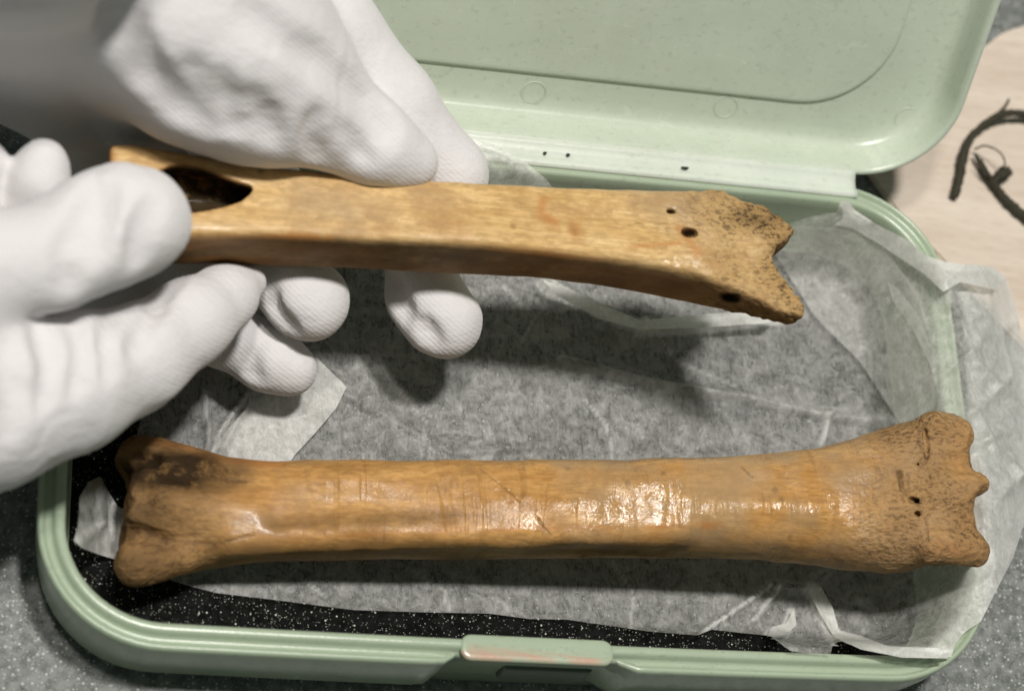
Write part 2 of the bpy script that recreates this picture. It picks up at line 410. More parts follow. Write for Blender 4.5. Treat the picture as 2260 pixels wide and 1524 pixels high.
# latch recess in the middle of the front: the outer ridge stops and the wall steps in
LX0, LX1 = at(1012, 1450, 0)[0], at(1372, 1480, 0)[0]
for j, (ins, h) in enumerate(prof):
    P = rings[j]; fr = (base[:, 3] < -0.99)
    k = sstep(LX0 - 3.5, LX0 + 1.0, P[:, 0]) * (1 - sstep(LX1 - 1.0, LX1 + 3.5, P[:, 0])) * fr
    if 12 <= j <= 20:
        P[:, 1] += k * (3.0 if j > 16 else 2.2 * 1.0); P[:, 2] -= k * (1.3 if j < 17 else 0)
    bow = (1 - (P[:, 0] / W2) ** 2).clip(0, 1) * 0.9
    P[:, 1] += np.where(base[:, 3] < -0.5, -bow, np.where(base[:, 3] > 0.5, bow * 0.3, 0))
V, F = ring_mesh(rings); 
n_ = rings.shape[1]; F.append(tuple(range(n_)))
V = V - [0, 0, Z_TABLE]
tray = mesh_from("tray", V, F, M_TRAY, box)
attr(tray, 'red', np.zeros(len(V)))
# latch tab standing on the rim
def rounded_bar(name, x0, x1, y0, y1, z0, z1, r, mat, parent, seg=6, red=False, dy=0.0):
    hw, hd = (x1 - x0) / 2, (y1 - y0) / 2; bs = rounded_rect(hw, hd, r, seg, 24)
    pr = [(0.3, z0), (0.0, z0 + 0.3), (0.0, z1 - 0.5), (0.15, z1 - 0.15), (0.5, z1), (1.2, z1)]
    rg = sweep(bs, r, pr); v, f = ring_mesh(rg); n = rg.shape[1]
    f.append(tuple((len(pr) - 1) * n + i for i in range(n))); f.append(tuple(range(n - 1, -1, -1)))
    v = v + [(x0 + x1) / 2, (y0 + y1) / 2 + dy, -Z_TABLE]
    o = mesh_from(name, v, f, mat, parent)
    return o, v
tab, v = rounded_bar("latch_tab", LX0 + 0.5, LX1 - 1.5, -D2 + 0.9, -D2 + 6.2, -0.9, 0.22, 2.2, M_TRAY, tray, dy=-0.9)
red = np.clip(1 - np.abs(v[:, 1] + D2 - 0.9) / 1.2, 0, 1) * np.clip(0.55 + noise3(v, 3.0, 5), 0, 1) * 0.8
attr(tab, 'red', red)
# dark slot under the latch in the front wall
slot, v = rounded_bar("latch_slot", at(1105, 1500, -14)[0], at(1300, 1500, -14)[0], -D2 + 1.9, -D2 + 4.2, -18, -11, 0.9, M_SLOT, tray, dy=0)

# liner
lb = rounded_rect(W2, D2, RC)
lr = sweep(lb, RC, [(7.1, FLOOR - 0.3), (7.1, FLOOR + 0.1), (7.4, FLOOR + 0.3), (9, FLOOR + 0.35)])
V, F = ring_mesh(lr); F.append(tuple(3 * lr.shape[1] + i for i in range(lr.shape[1])))
liner = mesh_from("foam_liner", V, F, M_LINER)
tag(liner, "black glittery liner sheet covering the floor of the green box", "liner")

# lid: open by 120 degrees about the hinge
TH = math.radians(60); HY, HZ = D2 + 3.2, 0.4
def lidp(x, a, d):
    """x along the hinge, a away from it in the lid's plane, d depth behind the rim"""
    return np.stack([x, HY + a * math.cos(TH) + d * math.sin(TH), HZ + a * math.sin(TH) - d * math.cos(TH)], -1)
LD = D2  # half depth of lid
lb = rounded_rect(W2 - 0.2, LD, 21.0)
lprof = [(0.0, -0.2), (-0.1, 1.0), (0.0, 4.0), (0.6, 7.2), (2.2, 9.2), (5.0, 9.9)]
lin = [(0.05, -0.2), (0.4, -0.6), (1.0, -0.6), (1.5, -0.1), (1.8, 1.0), (2.2, 4.5), (2.8, 6.9), (3.5, 7.9), (4.8, 8.5), (7.0, 8.6)]
ro = sweep(lb, 21.0, lprof[::-1]); ri = sweep(lb, 21.0, lin)
gb = rounded_rect(W2 - 16.5, LD - 12.5, 20.0)       # the shallow pressed panel with its big corner radii
rp = sweep(gb, 20.0, [(-0.5, 8.6), (0.0, 8.55), (0.35, 7.9), (0.7, 7.75), (1.5, 7.72), (9, 7.72)])
rg = np.concatenate([ro, ri, rp]); Vl, F = ring_mesh(rg); n_ = rg.shape[1]
F.append(tuple((len(rg) - 1) * n_ + i for i in range(n_))); F.append(tuple(range(n_ - 1, -1, -1)))
Vw = lidp(Vl[:, 0], Vl[:, 1] + LD - 0.8, Vl[:, 2])
lid = mesh_from("lid", Vw - [0, 0, Z_TABLE], F, M_LID, box)
def ring_mark(x, a, r, tilt):
    vs = []; fs = []; n = 40; m = 6
    for i in range(n):
        t = 2 * math.pi * i / n
        for j in range(m):
            u = 2 * math.pi * j / m
            vs.append(lidp(x + (r + 0.22 * math.cos(u)) * math.cos(t), a + (r + 0.22 * math.cos(u)) * math.sin(t), 8.58 - 0.10 * math.sin(u)))
    for i in range(n):
        for j in range(m):
            fs.append((i * m + j, ((i + 1) % n) * m + j, ((i + 1) % n) * m + (j + 1) % m, i * m + (j + 1) % m))
    return mesh_from("mould_mark", np.array(vs) - [0, 0, Z_TABLE], fs, M_LID, lid)
def lid_hit(px, py, d=8.6):
    """lid-plane coordinates (x, a) of a photo pixel on the lid's inner panel"""
    dv = np.array([(px - 1130) / FPX, -(py - 762) / FPX, -1.0]) @ R.T
    o = lidp(np.array(0.0), 0.0, d); nn = np.array([0, math.sin(TH), -math.cos(TH)])
    t = ((o - CAM) @ nn) / (dv @ nn); p = CAM + dv * t
    return p[0], (p - o) @ np.array([0, math.cos(TH), math.sin(TH)])
for px, py in ((1178, 205), (1602, 236), (2000, 262)):
    x, a = lid_hit(px, py); ring_mark(x, a, 2.7, 0)
# hinge strip: thin folded plastic between the two rims
HX0, HX1 = -86.0, at(1893, 385, 2)[0]
hv = []; hf = []; nx = 120
prof_h = [(D2 - 3.9, -0.3), (D2 - 3.6, 0.35), (D2 - 2.9, 0.75), (D2 - 2.2, 0.7), (D2 - 1.6, 0.15), (D2 - 0.6, 0.0), (D2 + 0.6, 0.1), (D2 + 1.6, 0.6), (D2 + 2.6, 1.1), (D2 + 3.2, 0.4), (D2 + 2.0, -0.8), (D2 - 1.2, -1.0)]
for i in range(nx + 1):
    x = HX0 + (HX1 - HX0) * i / nx
    for y, z in prof_h: hv.append((x, y + 0.27 * (1 - (x / W2) ** 2), z + 0.12 - Z_TABLE))
m = len(prof_h)
for i in range(nx):
    for j in range(m): hf.append((i * m + j, (i + 1) * m + j, (i + 1) * m + (j + 1) % m, i * m + (j + 1) % m))
hf.append(tuple(range(m))); hf.append(tuple(nx * m + j for j in range(m - 1, -1, -1)))
hinge = mesh_from("hinge_strip", hv, hf, M_HINGE, box)
for px, py, s in ((1203, 338, 0.5), (1254, 342, 0.55), (1512, 371, 1.1)):
    p = at(px, py, 0.9)
    v = [(p[0] + s * 0.8 * math.cos(t) * (1 + 0.3 * math.sin(3 * t)), p[1] + 0.32 * math.sin(t), 1.0 + dz - 0.3 - Z_TABLE) for dz in (0, 0.35) for t in np.linspace(0, 2 * math.pi, 10, endpoint=False)]
    f = [(i, (i + 1) % 10, 10 + (i + 1) % 10, 10 + i) for i in range(10)] + [tuple(range(10, 20))]
    mesh_from("grime_speck", v, f, M_DARK, hinge)

# ------------------------------------------------------------------ bones
def interp(x, pts):
    p = np.array(pts, float); return np.interp(x, p[:, 0], p[:, 1])

LB_T = [(250, 985), (290, 966), (350, 970), (420, 990), (500, 1012), (600, 1020), (800, 1020), (1100, 1020), (1400, 1017), (1600, 1010), (1700, 1003), (1800, 988), (1870, 970), (1940, 948), (2000, 930), (2060, 917), (2110, 918), (2140, 940)]
LB_B = [(250, 1292), (330, 1288), (380, 1275), (450, 1253), (520, 1243), (650, 1234), (900, 1231), (1280, 1229), (1500, 1229), (1700, 1233), (1830, 1246), (1900, 1258), (1970, 1264), (2010, 1260), (2050, 1246), (2100, 1243), (2160, 1243)]
LB_TH = [(250, 9.0), (330, 9.4), (450, 8.6), (600, 8.8), (900, 9.2), (1500, 9.6), (1900, 10.0), (2040, 9.8), (2170, 9.0)]
def axis_z(x): return -11.0 + 20.5 * (np.asarray(x) + 85) / 183     # the bone leans: left end on the floor, right end on the rim
def on_axis(px, py, dz):
    z = -5.0
    for _ in range(12): z = float(axis_z(at(px, py, z)[0])) + dz
    return at(px, py, z)
def bone_underside(X, Y):
    uv = project(np.stack([X, Y, axis_z(X)], -1)); U, V = uv[..., 0], uv[..., 1]
    T, B = interp(U, LB_T), interp(U, LB_B); th = interp(U, LB_TH)
    s = np.abs((V - (T + B) / 2) / ((B - T) / 2 * 0.97)); inside = (s < 1) & (U > 250) & (U < 2185)
    return np.where(inside, axis_z(X) - th * np.maximum(1 - s ** 2.5, 0) ** 0.4 - 0.5, 99)

def build_lower_bone():
    vox = 0.42; zc = 0.0
    top, bot, thick = LB_T, LB_B, LB_TH
    left = [(960, 292), (985, 262), (1010, 254), (1030, 275), (1060, 287), (1100, 276), (1140, 280), (1165, 268), (1200, 272), (1240, 262), (1275, 268), (1300, 290)]
    right = [(910, 2095), (925, 2122), (950, 2134), (1000, 2136), (1035, 2142), (1055, 2160), (1068, 2171), (1082, 2163), (1095, 2150), (1130, 2146), (1160, 2152), (1200, 2164), (1235, 2160), (1260, 2140)]
    a, b_ = at(250, 1320, -11), at(2180, 900, 9)
    P = grid_field((a[0] - 3, a[1] - 5, -23), (b_[0] + 5, b_[1] + 4, 23), vox)
    # image-like coordinates of the bone's mid plane
    uv = project(np.concatenate([P[:, :, 0, :2], axis_z(P[:, :, 0, :1])], -1))
    U = uv[..., 0][..., None]; Vv = uv[..., 1][..., None]; Z = P[..., 2] - axis_z(P[..., 0])
    T, B, th = interp(U, top), interp(U, bot), interp(U, thick)
    Wm = (B - T) / 2 / 10.0; wm = np.sqrt(np.maximum(Wm ** 2 - (th * 0.40) ** 2, 16))
    s = (Vv - (T + B) / 2) / (wm * 10.0); h = (Z - zc) / th
    n = 2.5
    r = (np.abs(s) ** n + np.abs(h) ** n) ** (1 / n)
    F = (r - 1) * np.minimum(wm, th)
    ix = int((78 - P[0, 0, 0, 0]) / vox); pp = project(P[ix:]); F[ix:] = smax(F[ix:], (pp[..., 0] - interp(pp[..., 1], right)) / 10.4, 0.5); F = smax(F, (interp(Vv, left) - U) / 10.4, 1.6)
    q = on_axis
    def cap(p0, p1, r0, r1=None):
        r1 = r0 if r1 is None else r1; out = np.full(P.shape[:3], 40.0); sl = box_slice(P, [p0, p1], max(r0, r1) + 9)
        d, t = seg_dist(P[sl], p0, p1); out[sl] = d - (r0 + (r1 - r0) * t)
        return out
    zt = zc + 9
    # right end: sagittal ridge, condyles and valleys
    F = smin(F, cap(q(2050, 1050, zt - 0.6), q(2160, 1068, zt - 4.0), 2.4, 2.2), 2.2)
    F = smin(F, cap(q(2060, 940, zt - 1.5), q(2115, 960, zt - 3), 3.4, 3.0), 2.5)
    F = smin(F, cap(q(2060, 1205, zt - 3), q(2150, 1215, zt - 5), 3.6, 3.2), 2.5)
    F = smax(F, -cap(q(2075, 1010, zt + 3.2), q(2150, 1010, zt + 1.0), 2.6, 3.0), 1.6)
    F = smax(F, -cap(q(2060, 1125, zt + 3.8), q(2160, 1130, zt + 1.0), 3.0, 3.6), 1.8)
    F = smax(F, -cap(q(2045, 960, zt + 1.9), q(2040, 1190, zt + 1.6), 1.5), 0.8)
    # left end: groove, knob, socket
    F = smin(F, cap(q(300, 1245, zt - 4), q(400, 1225, zt - 5), 4.2, 3.0), 3)
    F = smax(F, -cap(q(262, 1168, zt - 1.5), q(370, 1192, zt - 0.6), 2.2, 1.5), 0.9)
    F = smax(F, -cap(q(370, 1192, zt - 0.6), q(560, 1178, zt + 0.6), 1.5, 0.8), 1.2)
    F = smax(F, -cap(q(305, 1012, zt - 0.5), q(335, 1012, zt - 0.5), 2.2), 0.8)
    F = smax(F, -cap(q(400, 1045, zt + 2.0), q(500, 1060, zt + 2.2), 3.2, 2.2), 2.5)
    F = smin(F, cap(q(380, 1120, zt - 1.6), q(560, 1130, zt - 2.2), 3.0, 2.0), 4)
    # long ridge where the front face turns under
    F = smin(F, cap(q(520, 1190, zt - 3.4), q(1500, 1168, zt - 3.0), 2.6, 2.2), 3.5)
    # bite on the underside
    F = smax(F, -cap(q(1285, 1229, zc - 3), q(1300, 1226, zc - 1), 1.1), 0.5)
    F = smax(F, -cap(q(2025, 1025, zt + 1), q(2025, 1025, zt - 2), 0.55), 0.3)
    F = smax(F, -cap(q(2016, 1104, zt + 1), q(2030, 1108, zt - 2), 0.7), 0.3)
    F = smax(F, -cap(q(2025, 1134, zt + 1), q(2025, 1134, zt - 2), 0.6), 0.3)
    V, Q = skin("b", P, F, vox, None)
    N = normals(V, Q)
    pj = project(V); pu, pv = pj[:, 0], pj[:, 1]
    nd = noise3(V, 9, 1) * 0.28 + noise3(V, 3.5, 2) * 0.14
    ends = np.maximum(sstep(1780, 2000, pu), 1 - sstep(300, 520, pu))
    cz = sstep(600, 760, pu) * (1 - sstep(1880, 1990, pu)) * (0.6 + 0.4 * noise3(V, (14, 5, 5), 4))
    cutn = noise3(V @ np.array([[1, 0.12, 0], [0, 1, 0], [0, 0, 1]]), (1.7, 11, 11), 9)
    d = nd + ends * (noise3(V, 1.6, 3) * 0.22 + noise3(V, 0.9, 6) * 0.12) - cz * np.clip(cutn, 0, 1) ** 2 * 0.30 * sstep(1300, 1250, pv)
    d -= line_mask(pu, pv, [(2040, 950), (2048, 1005), (2035, 1020)], 7) * 1.4 + line_mask(pu, pv, [(1985, 1040), (2000, 1100), (2028, 1106)], 7) * 0.7
    V = V + N * d[:, None]
    o = mesh_quads("leg_bone", V, Q, M_BONE2)
    por = np.clip(sstep(1800, 1990, pu) * (0.62 + 0.5 * noise3(V, 7, 11)) + (1 - sstep(330, 600, pu)) * 0.55 * (0.8 + 0.5 * noise3(V, 5, 12)), 0, 1)
    st = np.clip(1.75 - np.hypot((pu - 385) / 120, (pv - 1040) / 38), 0, 1) * (0.95 + 0.4 * noise3(V, 4, 13))
    st = np.maximum(st, 0.55 * (1 - sstep(330, 520, pu)) * (0.8 + 0.5 * noise3(V, 5, 64)))
    st = np.maximum(st, np.clip(1.25 - np.hypot((pu - 318) / 42, (pv - 1008) / 24), 0, 1))
    st = np.maximum(st, 0.75 * np.clip(1.2 - np.hypot((pu - 290) / 32, (pv - 1185) / 24), 0, 1))
    st = np.maximum(st, 0.36 * line_mask(pu, pv, [(600, 1160), (1000, 1140)], 26))
    st = np.maximum(st, 0.30 * np.clip(noise3(V, (16, 4, 4), 21) * 1.6 + 0.25, 0, 1) * sstep(1165, 1215, pv))  # front face below the ridge: patina mixed with painted shade
    ck = np.zeros(len(V))
    for pts, wd, k in (([(1060, 1035), (1100, 1065), (1148, 1108)], 3, .5), ([(1187, 1142), (1200, 1165), (1216, 1180)], 4, .7), ([(2028, 950), (2026, 975), (2045, 1008)], 5, .8),
                    ([(1985, 1040), (1990, 1080), (2012, 1098), (2030, 1106)], 6, 1), ([(2003, 1045), (2006, 1090)], 4, .8), ([(2045, 1140), (2048, 1190)], 4, .7),
                    ([(1636, 1030), (1660, 1050)], 3, .6), ([(372, 1192), (470, 1200), (560, 1180)], 5, .7), ([(268, 1166), (320, 1172), (372, 1192)], 8, .9), ([(540, 1062), (480, 1056), (430, 1040)], 6, .8)):
        ck = np.maximum(ck, k * np.clip(line_mask(pu, pv, pts, wd) * 1.6, 0, 1) * np.clip(0.8 + 0.6 * noise3(V, 1.5, 15), 0, 1))
    org = 0.55 * line_mask(pu, pv, [(700, 1185), (1000, 1168), (1560, 1160)], 9) * np.clip(noise3(V, 6, 17) + 0.4, 0, 1) + 0.6 * np.clip(1 - np.hypot((pu - 1565) / 40, (pv - 1158) / 14), 0, 1) + 0.6 * line_mask(pu, pv, [(280, 968), (340, 972), (420, 992), (500, 1013), (620, 1022)], 14)
    org = np.maximum(org, 0.45 * np.clip(1.2 - np.hypot((pu - 2095) / 60, (pv - 1210) / 22), 0, 1))
    for nme, val in (('porous', por), ('stain_shade', st), ('crack', ck), ('orange', np.clip(org, 0, 1)), ('cutzone', np.clip(cz, 0, 1))): attr(o, nme, np.clip(val, 0, 1))
    attr(o, 'brown', np.clip(0.75 * (1 - sstep(330, 620, pu)) * (0.75 + 0.5 * noise3(V, 8, 71)) + 0.6 * sstep(1175, 1215, pv) * (pu > 450) + 0.45 * line_mask(pu, pv, [(520, 1150), (1100, 1135)], 30) + 0.35 * sstep(1850, 2000, pu) * np.clip(noise3(V, 6, 72) + 0.3, 0, 1), 0, 1))  # brown on the lower front is part patina, part shade put into colour
    attr(o, 'gloss', np.clip(sstep(1020, 1200, pu) * (1 - 0.2 * sstep(1560, 1640, pu)) * (1 - 0.75 * sstep(1900, 1970, pu)) * (0.8 + 0.9 * noise3(V, (3.2, 4, 4), 61)) + 0.15 * (pu < 1080) + 0.3 * np.clip(noise3(V, 4, 62), 0, 1), 0, 1) * np.clip(N[:, 2] * 1.6, 0, 1))
    tag(o, "long amber bone with scored glossy shaft lying on tissue in the box", "bone", "pair of old leg bones")

def build_held_bone():
    vox = 0.42; zt = 36.0
    top = [(230, 316), (255, 309), (290, 308), (340, 315), (450, 335), (600, 360), (750, 376), (900, 388), (1050, 397), (1200, 404), (1350, 409), (1500, 413), (1560, 410), (1600, 412), (1640, 428), (1700, 453), (1740, 478), (1790, 505)]
    edge = [(230, 500), (400, 520), (600, 520), (800, 530), (1000, 538), (1100, 546), (1200, 556), (1350, 572), (1450, 586), (1540, 606), (1600, 630), (1680, 662), (1740, 690), (1790, 700)]
    bot = [(230, 575), (400, 588), (500, 586), (700, 590), (900, 598), (1050, 606), (1200, 615), (1350, 634), (1450, 652), (1550, 676), (1650, 699), (1720, 712), (1790, 712)]
    right = [(400, 1600), (420, 1625), (445, 1680), (470, 1728), (490, 1750), (515, 1756), (528, 1742), (545, 1712), (558, 1703), (575, 1712), (620, 1742), (655, 1768), (690, 1778), (712, 1762)]
    a, b_ = at(225, 720, zt), at(1800, 290, zt)
    P = grid_field((a[0] - 2, a[1] - 12, zt - 25), (b_[0] + 3, b_[1] + 3, zt + 4), vox)
    uv = project(np.concatenate([P[:, :, 0, :2], np.full(P.shape[:2] + (1,), zt)], -1))
    U = uv[..., 0][..., None]; Vv = uv[..., 1][..., None]; Z = P[..., 2]
    T, E_, B = interp(U, top), interp(U, edge), interp(U, bot)
    th = np.maximum((B - E_ + 8) / 4.3 / 2, 3.6); wm = (E_ - T) / 2 / 11.2 + 0.35
    s = ((Vv - (T + E_) / 2) / (wm * 11.2)) * (1 + 0.30 * np.clip((zt - Z) / 16, 0, 1)); h = (Z - (zt - th)) / th
    n = 7.0
    F = ((np.abs(s) ** n + np.abs(h) ** n) ** (1 / n) - 1) * np.minimum(wm, th)
    F = smax(F, (U - interp(Vv, right)) / 11.2, 1.0); F = smax(F, (246 - U + (Vv - 400) * 0.05) / 11.2, 1.0)
    # long soft ridge of the upper face
    F = np.maximum(F, -99)
    hole = [(300, 400), (345, 380), (375, 366), (405, 362), (450, 371), (500, 392), (535, 404), (560, 411), (552, 424), (532, 441), (500, 452), (460, 461), (425, 468), (370, 470), (310, 455)]
    hs, _ = poly_sd(uv[..., 0], uv[..., 1], hole)
    F = smax(F, -np.maximum(hs[..., None] / 11.2, (zt - 8.5) - Z), 0.45)
    # marrow channel running on under the upper face
    d, _ = seg_dist(P, at(260, 420, zt - 6.5), at(640, 445, zt - 6.5)); F = smax(F, -(d - 3.9), 0.5)
    def ell(c, r, rot=0):
        q = (P - c); x = q[..., 0] * math.cos(rot) + q[..., 1] * math.sin(rot); y = -q[..., 0] * math.sin(rot) + q[..., 1] * math.cos(rot)
        return (np.sqrt((x / r[0]) ** 2 + (y / r[1]) ** 2 + (q[..., 2] / r[2]) ** 2) - 1) * min(r)
    F = smax(F, -ell(at(1521, 514, zt - 0.5), (1.7, 0.95, 5)), 0.3)
    F = smax(F, -ell(at(1481, 467, zt - 0.3), (1.0, 0.5, 3)), 0.2)
    c = at(1614, 657, zt - 5.0); F = smax(F, -ell(c, (2.4, 5.5, 1.7), -0.15), 0.4)
    # worn surface of the flared end
    c = at(1690, 585, zt + 2.2); F = smax(F, -ell(c, (9, 4, 3.0), -0.2), 2.0)
    V, Q = skin("b", P, F, vox, None)
    N = normals(V, Q); pj = project(V); pu, pv = pj[:, 0], pj[:, 1]
    endm = sstep(1420, 1640, pu + (pv - 540) * 0.12 * 0)
    d = noise3(V, (22, 8, 8), 31) * 0.18 + noise3(V, 4.5, 32) * 0.10 + endm * (noise3(V, 2.2, 33) * 0.30 + noise3(V, 1.0, 34) * 0.20)
    crest = sstep(1600, 1720, pu); d += crest * noise3(V, (1.8, 0.9, 1.2), 35) * 0.35
    V = V + N * d[:, None]
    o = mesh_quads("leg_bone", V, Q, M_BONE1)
    up = np.clip(N[:, 2], 0, 1)
    por = endm * (0.55 + 0.55 * noise3(V, 6, 36)) + 0.7 * np.clip(1.2 - np.hypot((pu - 1690) / 90, (pv - 480) / 45), 0, 1) + 0.6 * line_mask(pu, pv, [(1700, 590), (1760, 690)], 40)
    st = 0.55 * np.clip(1.3 - np.hypot((pu - 1690) / 75, (pv - 478) / 26), 0, 1) * (0.7 + 0.6 * noise3(V, 2.5, 37)) + 0.4 * line_mask(pu, pv, [(1500, 462), (1580, 430), (1640, 440)], 26) * np.clip(0.5 + noise3(V, 2, 38), 0, 1)
    st = np.maximum(st, 0.5 * line_mask(pu, pv, [(1735, 530), (1712, 548)], 20)); st = np.maximum(st, 0.35 * line_mask(pu, pv, [(1265, 508), (1268, 512)], 14))
    for cx, cy, rx, ry in ((1521, 514, 17, 8), (1481, 467, 10, 4), (1614, 657, 26, 12)): st = np.maximum(st, np.clip(2.0 - 1.6 * np.hypot((pu - cx) / rx, (pv - cy) / ry), 0, 1))  # small holes: their inner darkness is painted in
    inside = (hsd := poly_sd(pu, pv, hole)[0]) < -1
    st = np.maximum(st, np.where((V[:, 2] < zt - 4) & (pv < 500) & (pu < 640) & (hsd < 45), 1.0, 0)); st = np.where((V[:, 2] < zt - 1.2) & (hsd < 2) & (pu < 600) & (pv < 500), 1.0, st)  # inside of the big hole and channel: shade painted as near-black colour
    ck = np.zeros(len(V))
    og = 0.7 * line_mask(pu, pv, [(430, 522), (600, 521), (730, 527)], 9) * np.clip(0.6 + noise3(V, 4, 39), 0, 1)
    og = np.maximum(og, 0.55 * np.clip(1 - np.abs(hsd) / 9, 0, 1) * np.clip(0.5 + noise3(V, 4, 40), 0, 1))
    for pts, wd in (([(1200, 440), (1192, 470), (1225, 490)], 14), ([(1500, 500), (1540, 560)], 16), ([(1390, 545), (1500, 535)], 8), ([(1265, 508), (1270, 516)], 22), ([(245, 300), (245, 500)], 12), ([(640, 520), (700, 524)], 14)):
        og = np.maximum(og, 0.6 * line_mask(pu, pv, pts, wd))
    st = np.maximum(st, 0.55 * np.clip(-N[:, 1] * 1.5 - 0.6, 0, 1) * np.clip(0.9 + 0.6 * noise3(V, (15, 4, 4), 44), 0, 1)); og = np.maximum(og, 0.65 * np.clip(-N[:, 1] - 0.3, 0, 1) * np.clip(0.6 + noise3(V, (20, 5, 4), 41), 0, 1))  # front side darkened by colour to stand for its shade
    for nme, val in (('porous', por), ('stain_shade', st), ('crack', ck), ('orange', og), ('cutzone', ck)): attr(o, nme, np.clip(val, 0, 1))
    attr(o, 'brown', np.clip(0.7 * np.clip(-N[:, 1] * 1.6 - 0.5, 0, 1) + 0.3 * endm * np.clip(noise3(V, 6, 72) + 0.3, 0, 1), 0, 1))  # brown deepens the painted shade of the front side; end tone is random
    attr(o, 'gloss', np.clip(0.25 + 0.45 * sstep(900, 1150, pu) * (1 - endm) + 0.25 * noise3(V, (12, 5, 5), 63) + 0.7 * line_mask(pu, pv, [(1050, 535), (1200, 548), (1350, 565), (1500, 592)], 26), 0, 1) * np.clip(N[:, 2] * 1.6 + 0.3, 0, 1))
    tag(o, "smooth amber bone with a notched end and dark hole held by two gloves", "bone", "pair of old leg bones")

build_lower_bone(); build_held_bone()

# ------------------------------------------------------------------ gloved hands
def chain_field(P, pts, k=2.0):
    """pts: list of (px, py, z, radius mm)"""
    C = [at(p[0], p[1], p[2]) for p in pts]; F = np.full(P.shape[:3], 60.0)
    for i in range(len(pts) - 1):
        sl = box_slice(P, [C[i], C[i + 1]], max(pts[i][3], pts[i + 1][3]) + 16)
        if F[sl].size == 0: continue
        d, t = seg_dist(P[sl], C[i], C[i + 1]); f = d - (pts[i][3] + (pts[i + 1][3] - pts[i][3]) * t)
        F[sl] = smin(F[sl], f, k)
    return F

def hand(name, lo, hi, vox, palm, fingers, grooves, seed, label, ridges=(), kp=6.0, wr=0.5):
    P = grid_field(lo, hi, vox)
    F = chain_field(P, palm[0], 12)
    for p in palm[1:]: F = smin(F, chain_field(P, p, 10), 9)
    D = None
    for f in fingers:
        c = chain_field(P, f, 3.0); D = c if D is None else smin(D, c, 0.7)
    F = smin(F, D, kp)
    for r in ridges: F = smin(F, chain_field(P, r, 1), 3.0)
    lo3 = P[0, 0, 0]; shp = np.array(F.shape)
    def surface(px, py):
        """point of the field's surface seen from the front of the hand at this spot"""
        z = np.arange(130, -22, -0.5); q = at(px, py, z); I = np.round((q - lo3) / vox).astype(int)
        ok = ((I >= 0) & (I < shp)).all(1); I = np.clip(I, 0, shp - 1); hit = ok & (F0[I[:, 0], I[:, 1], I[:, 2]] < 0)
        return q[np.argmax(hit)] if hit.any() else None
    F0 = F.copy()
    for gpts, r, depth, k in grooves:                       # creases of the cloth: path, radius, depth, softness
        C = []
        for a_, b2 in zip(gpts[:-1], gpts[1:]):
            for t in np.linspace(0, 1, 5)[:-1]: C.append((a_[0] + (b2[0] - a_[0]) * t, a_[1] + (b2[1] - a_[1]) * t))
        C.append(gpts[-1]); C = [surface(*c) for c in C]; C = [c for c in C if c is not None]
        n = len(C)
        for m in range(n - 1):
            if np.linalg.norm(C[m + 1] - C[m]) > 12: continue
            f = 1 - abs((m + 0.5) / max(n - 1, 1) * 2 - 1) ** 2
            up = (CAM - C[m]) / np.linalg.norm(CAM - C[m]); off = up * (r - depth * f)
            sl = box_slice(P, [C[m] + off, C[m + 1] + off], r + 5)
            if F[sl].size: F[sl] = smax(F[sl], -(seg_dist(P[sl], C[m] + off, C[m + 1] + off)[0] - r), k)
    V, Q = skin(name, P, F, vox, None, smooth_iter=2)
    N = normals(V, Q)
    rt = Euler((0.3, 0.4, 0.7 + seed)).to_matrix(); Vr = V @ np.array(rt)
    cr = noise3(Vr, (26, 9, 12), seed); cr2 = noise3(Vr[:, [1, 2, 0]], (18, 6, 8), seed + 1)
    m1 = sstep(-0.1, 0.5, noise3(V, 24, seed + 3)); m2 = sstep(-0.1, 0.4, noise3(V, 19, seed + 4))
    d = wr * (-1.0 * np.exp(-(cr / 0.10) ** 2) * m1 + 0.45 * np.exp(-((cr - 0.22) / 0.12) ** 2) * m1 - 0.7 * np.exp(-(cr2 / 0.10) ** 2) * m2 + 0.35 * np.exp(-((cr2 - 0.22) / 0.12) ** 2) * m2)
    d = d + noise3(V, 20, seed + 2) * 0.5 + noise3(V, 7, seed + 5) * 0.22
    V = V + N * d[:, None]
    o = mesh_quads(name, V, Q, M_GLOVE)
    tag(o, label, "gloved hand", "pair of white gloved hands")
    return o

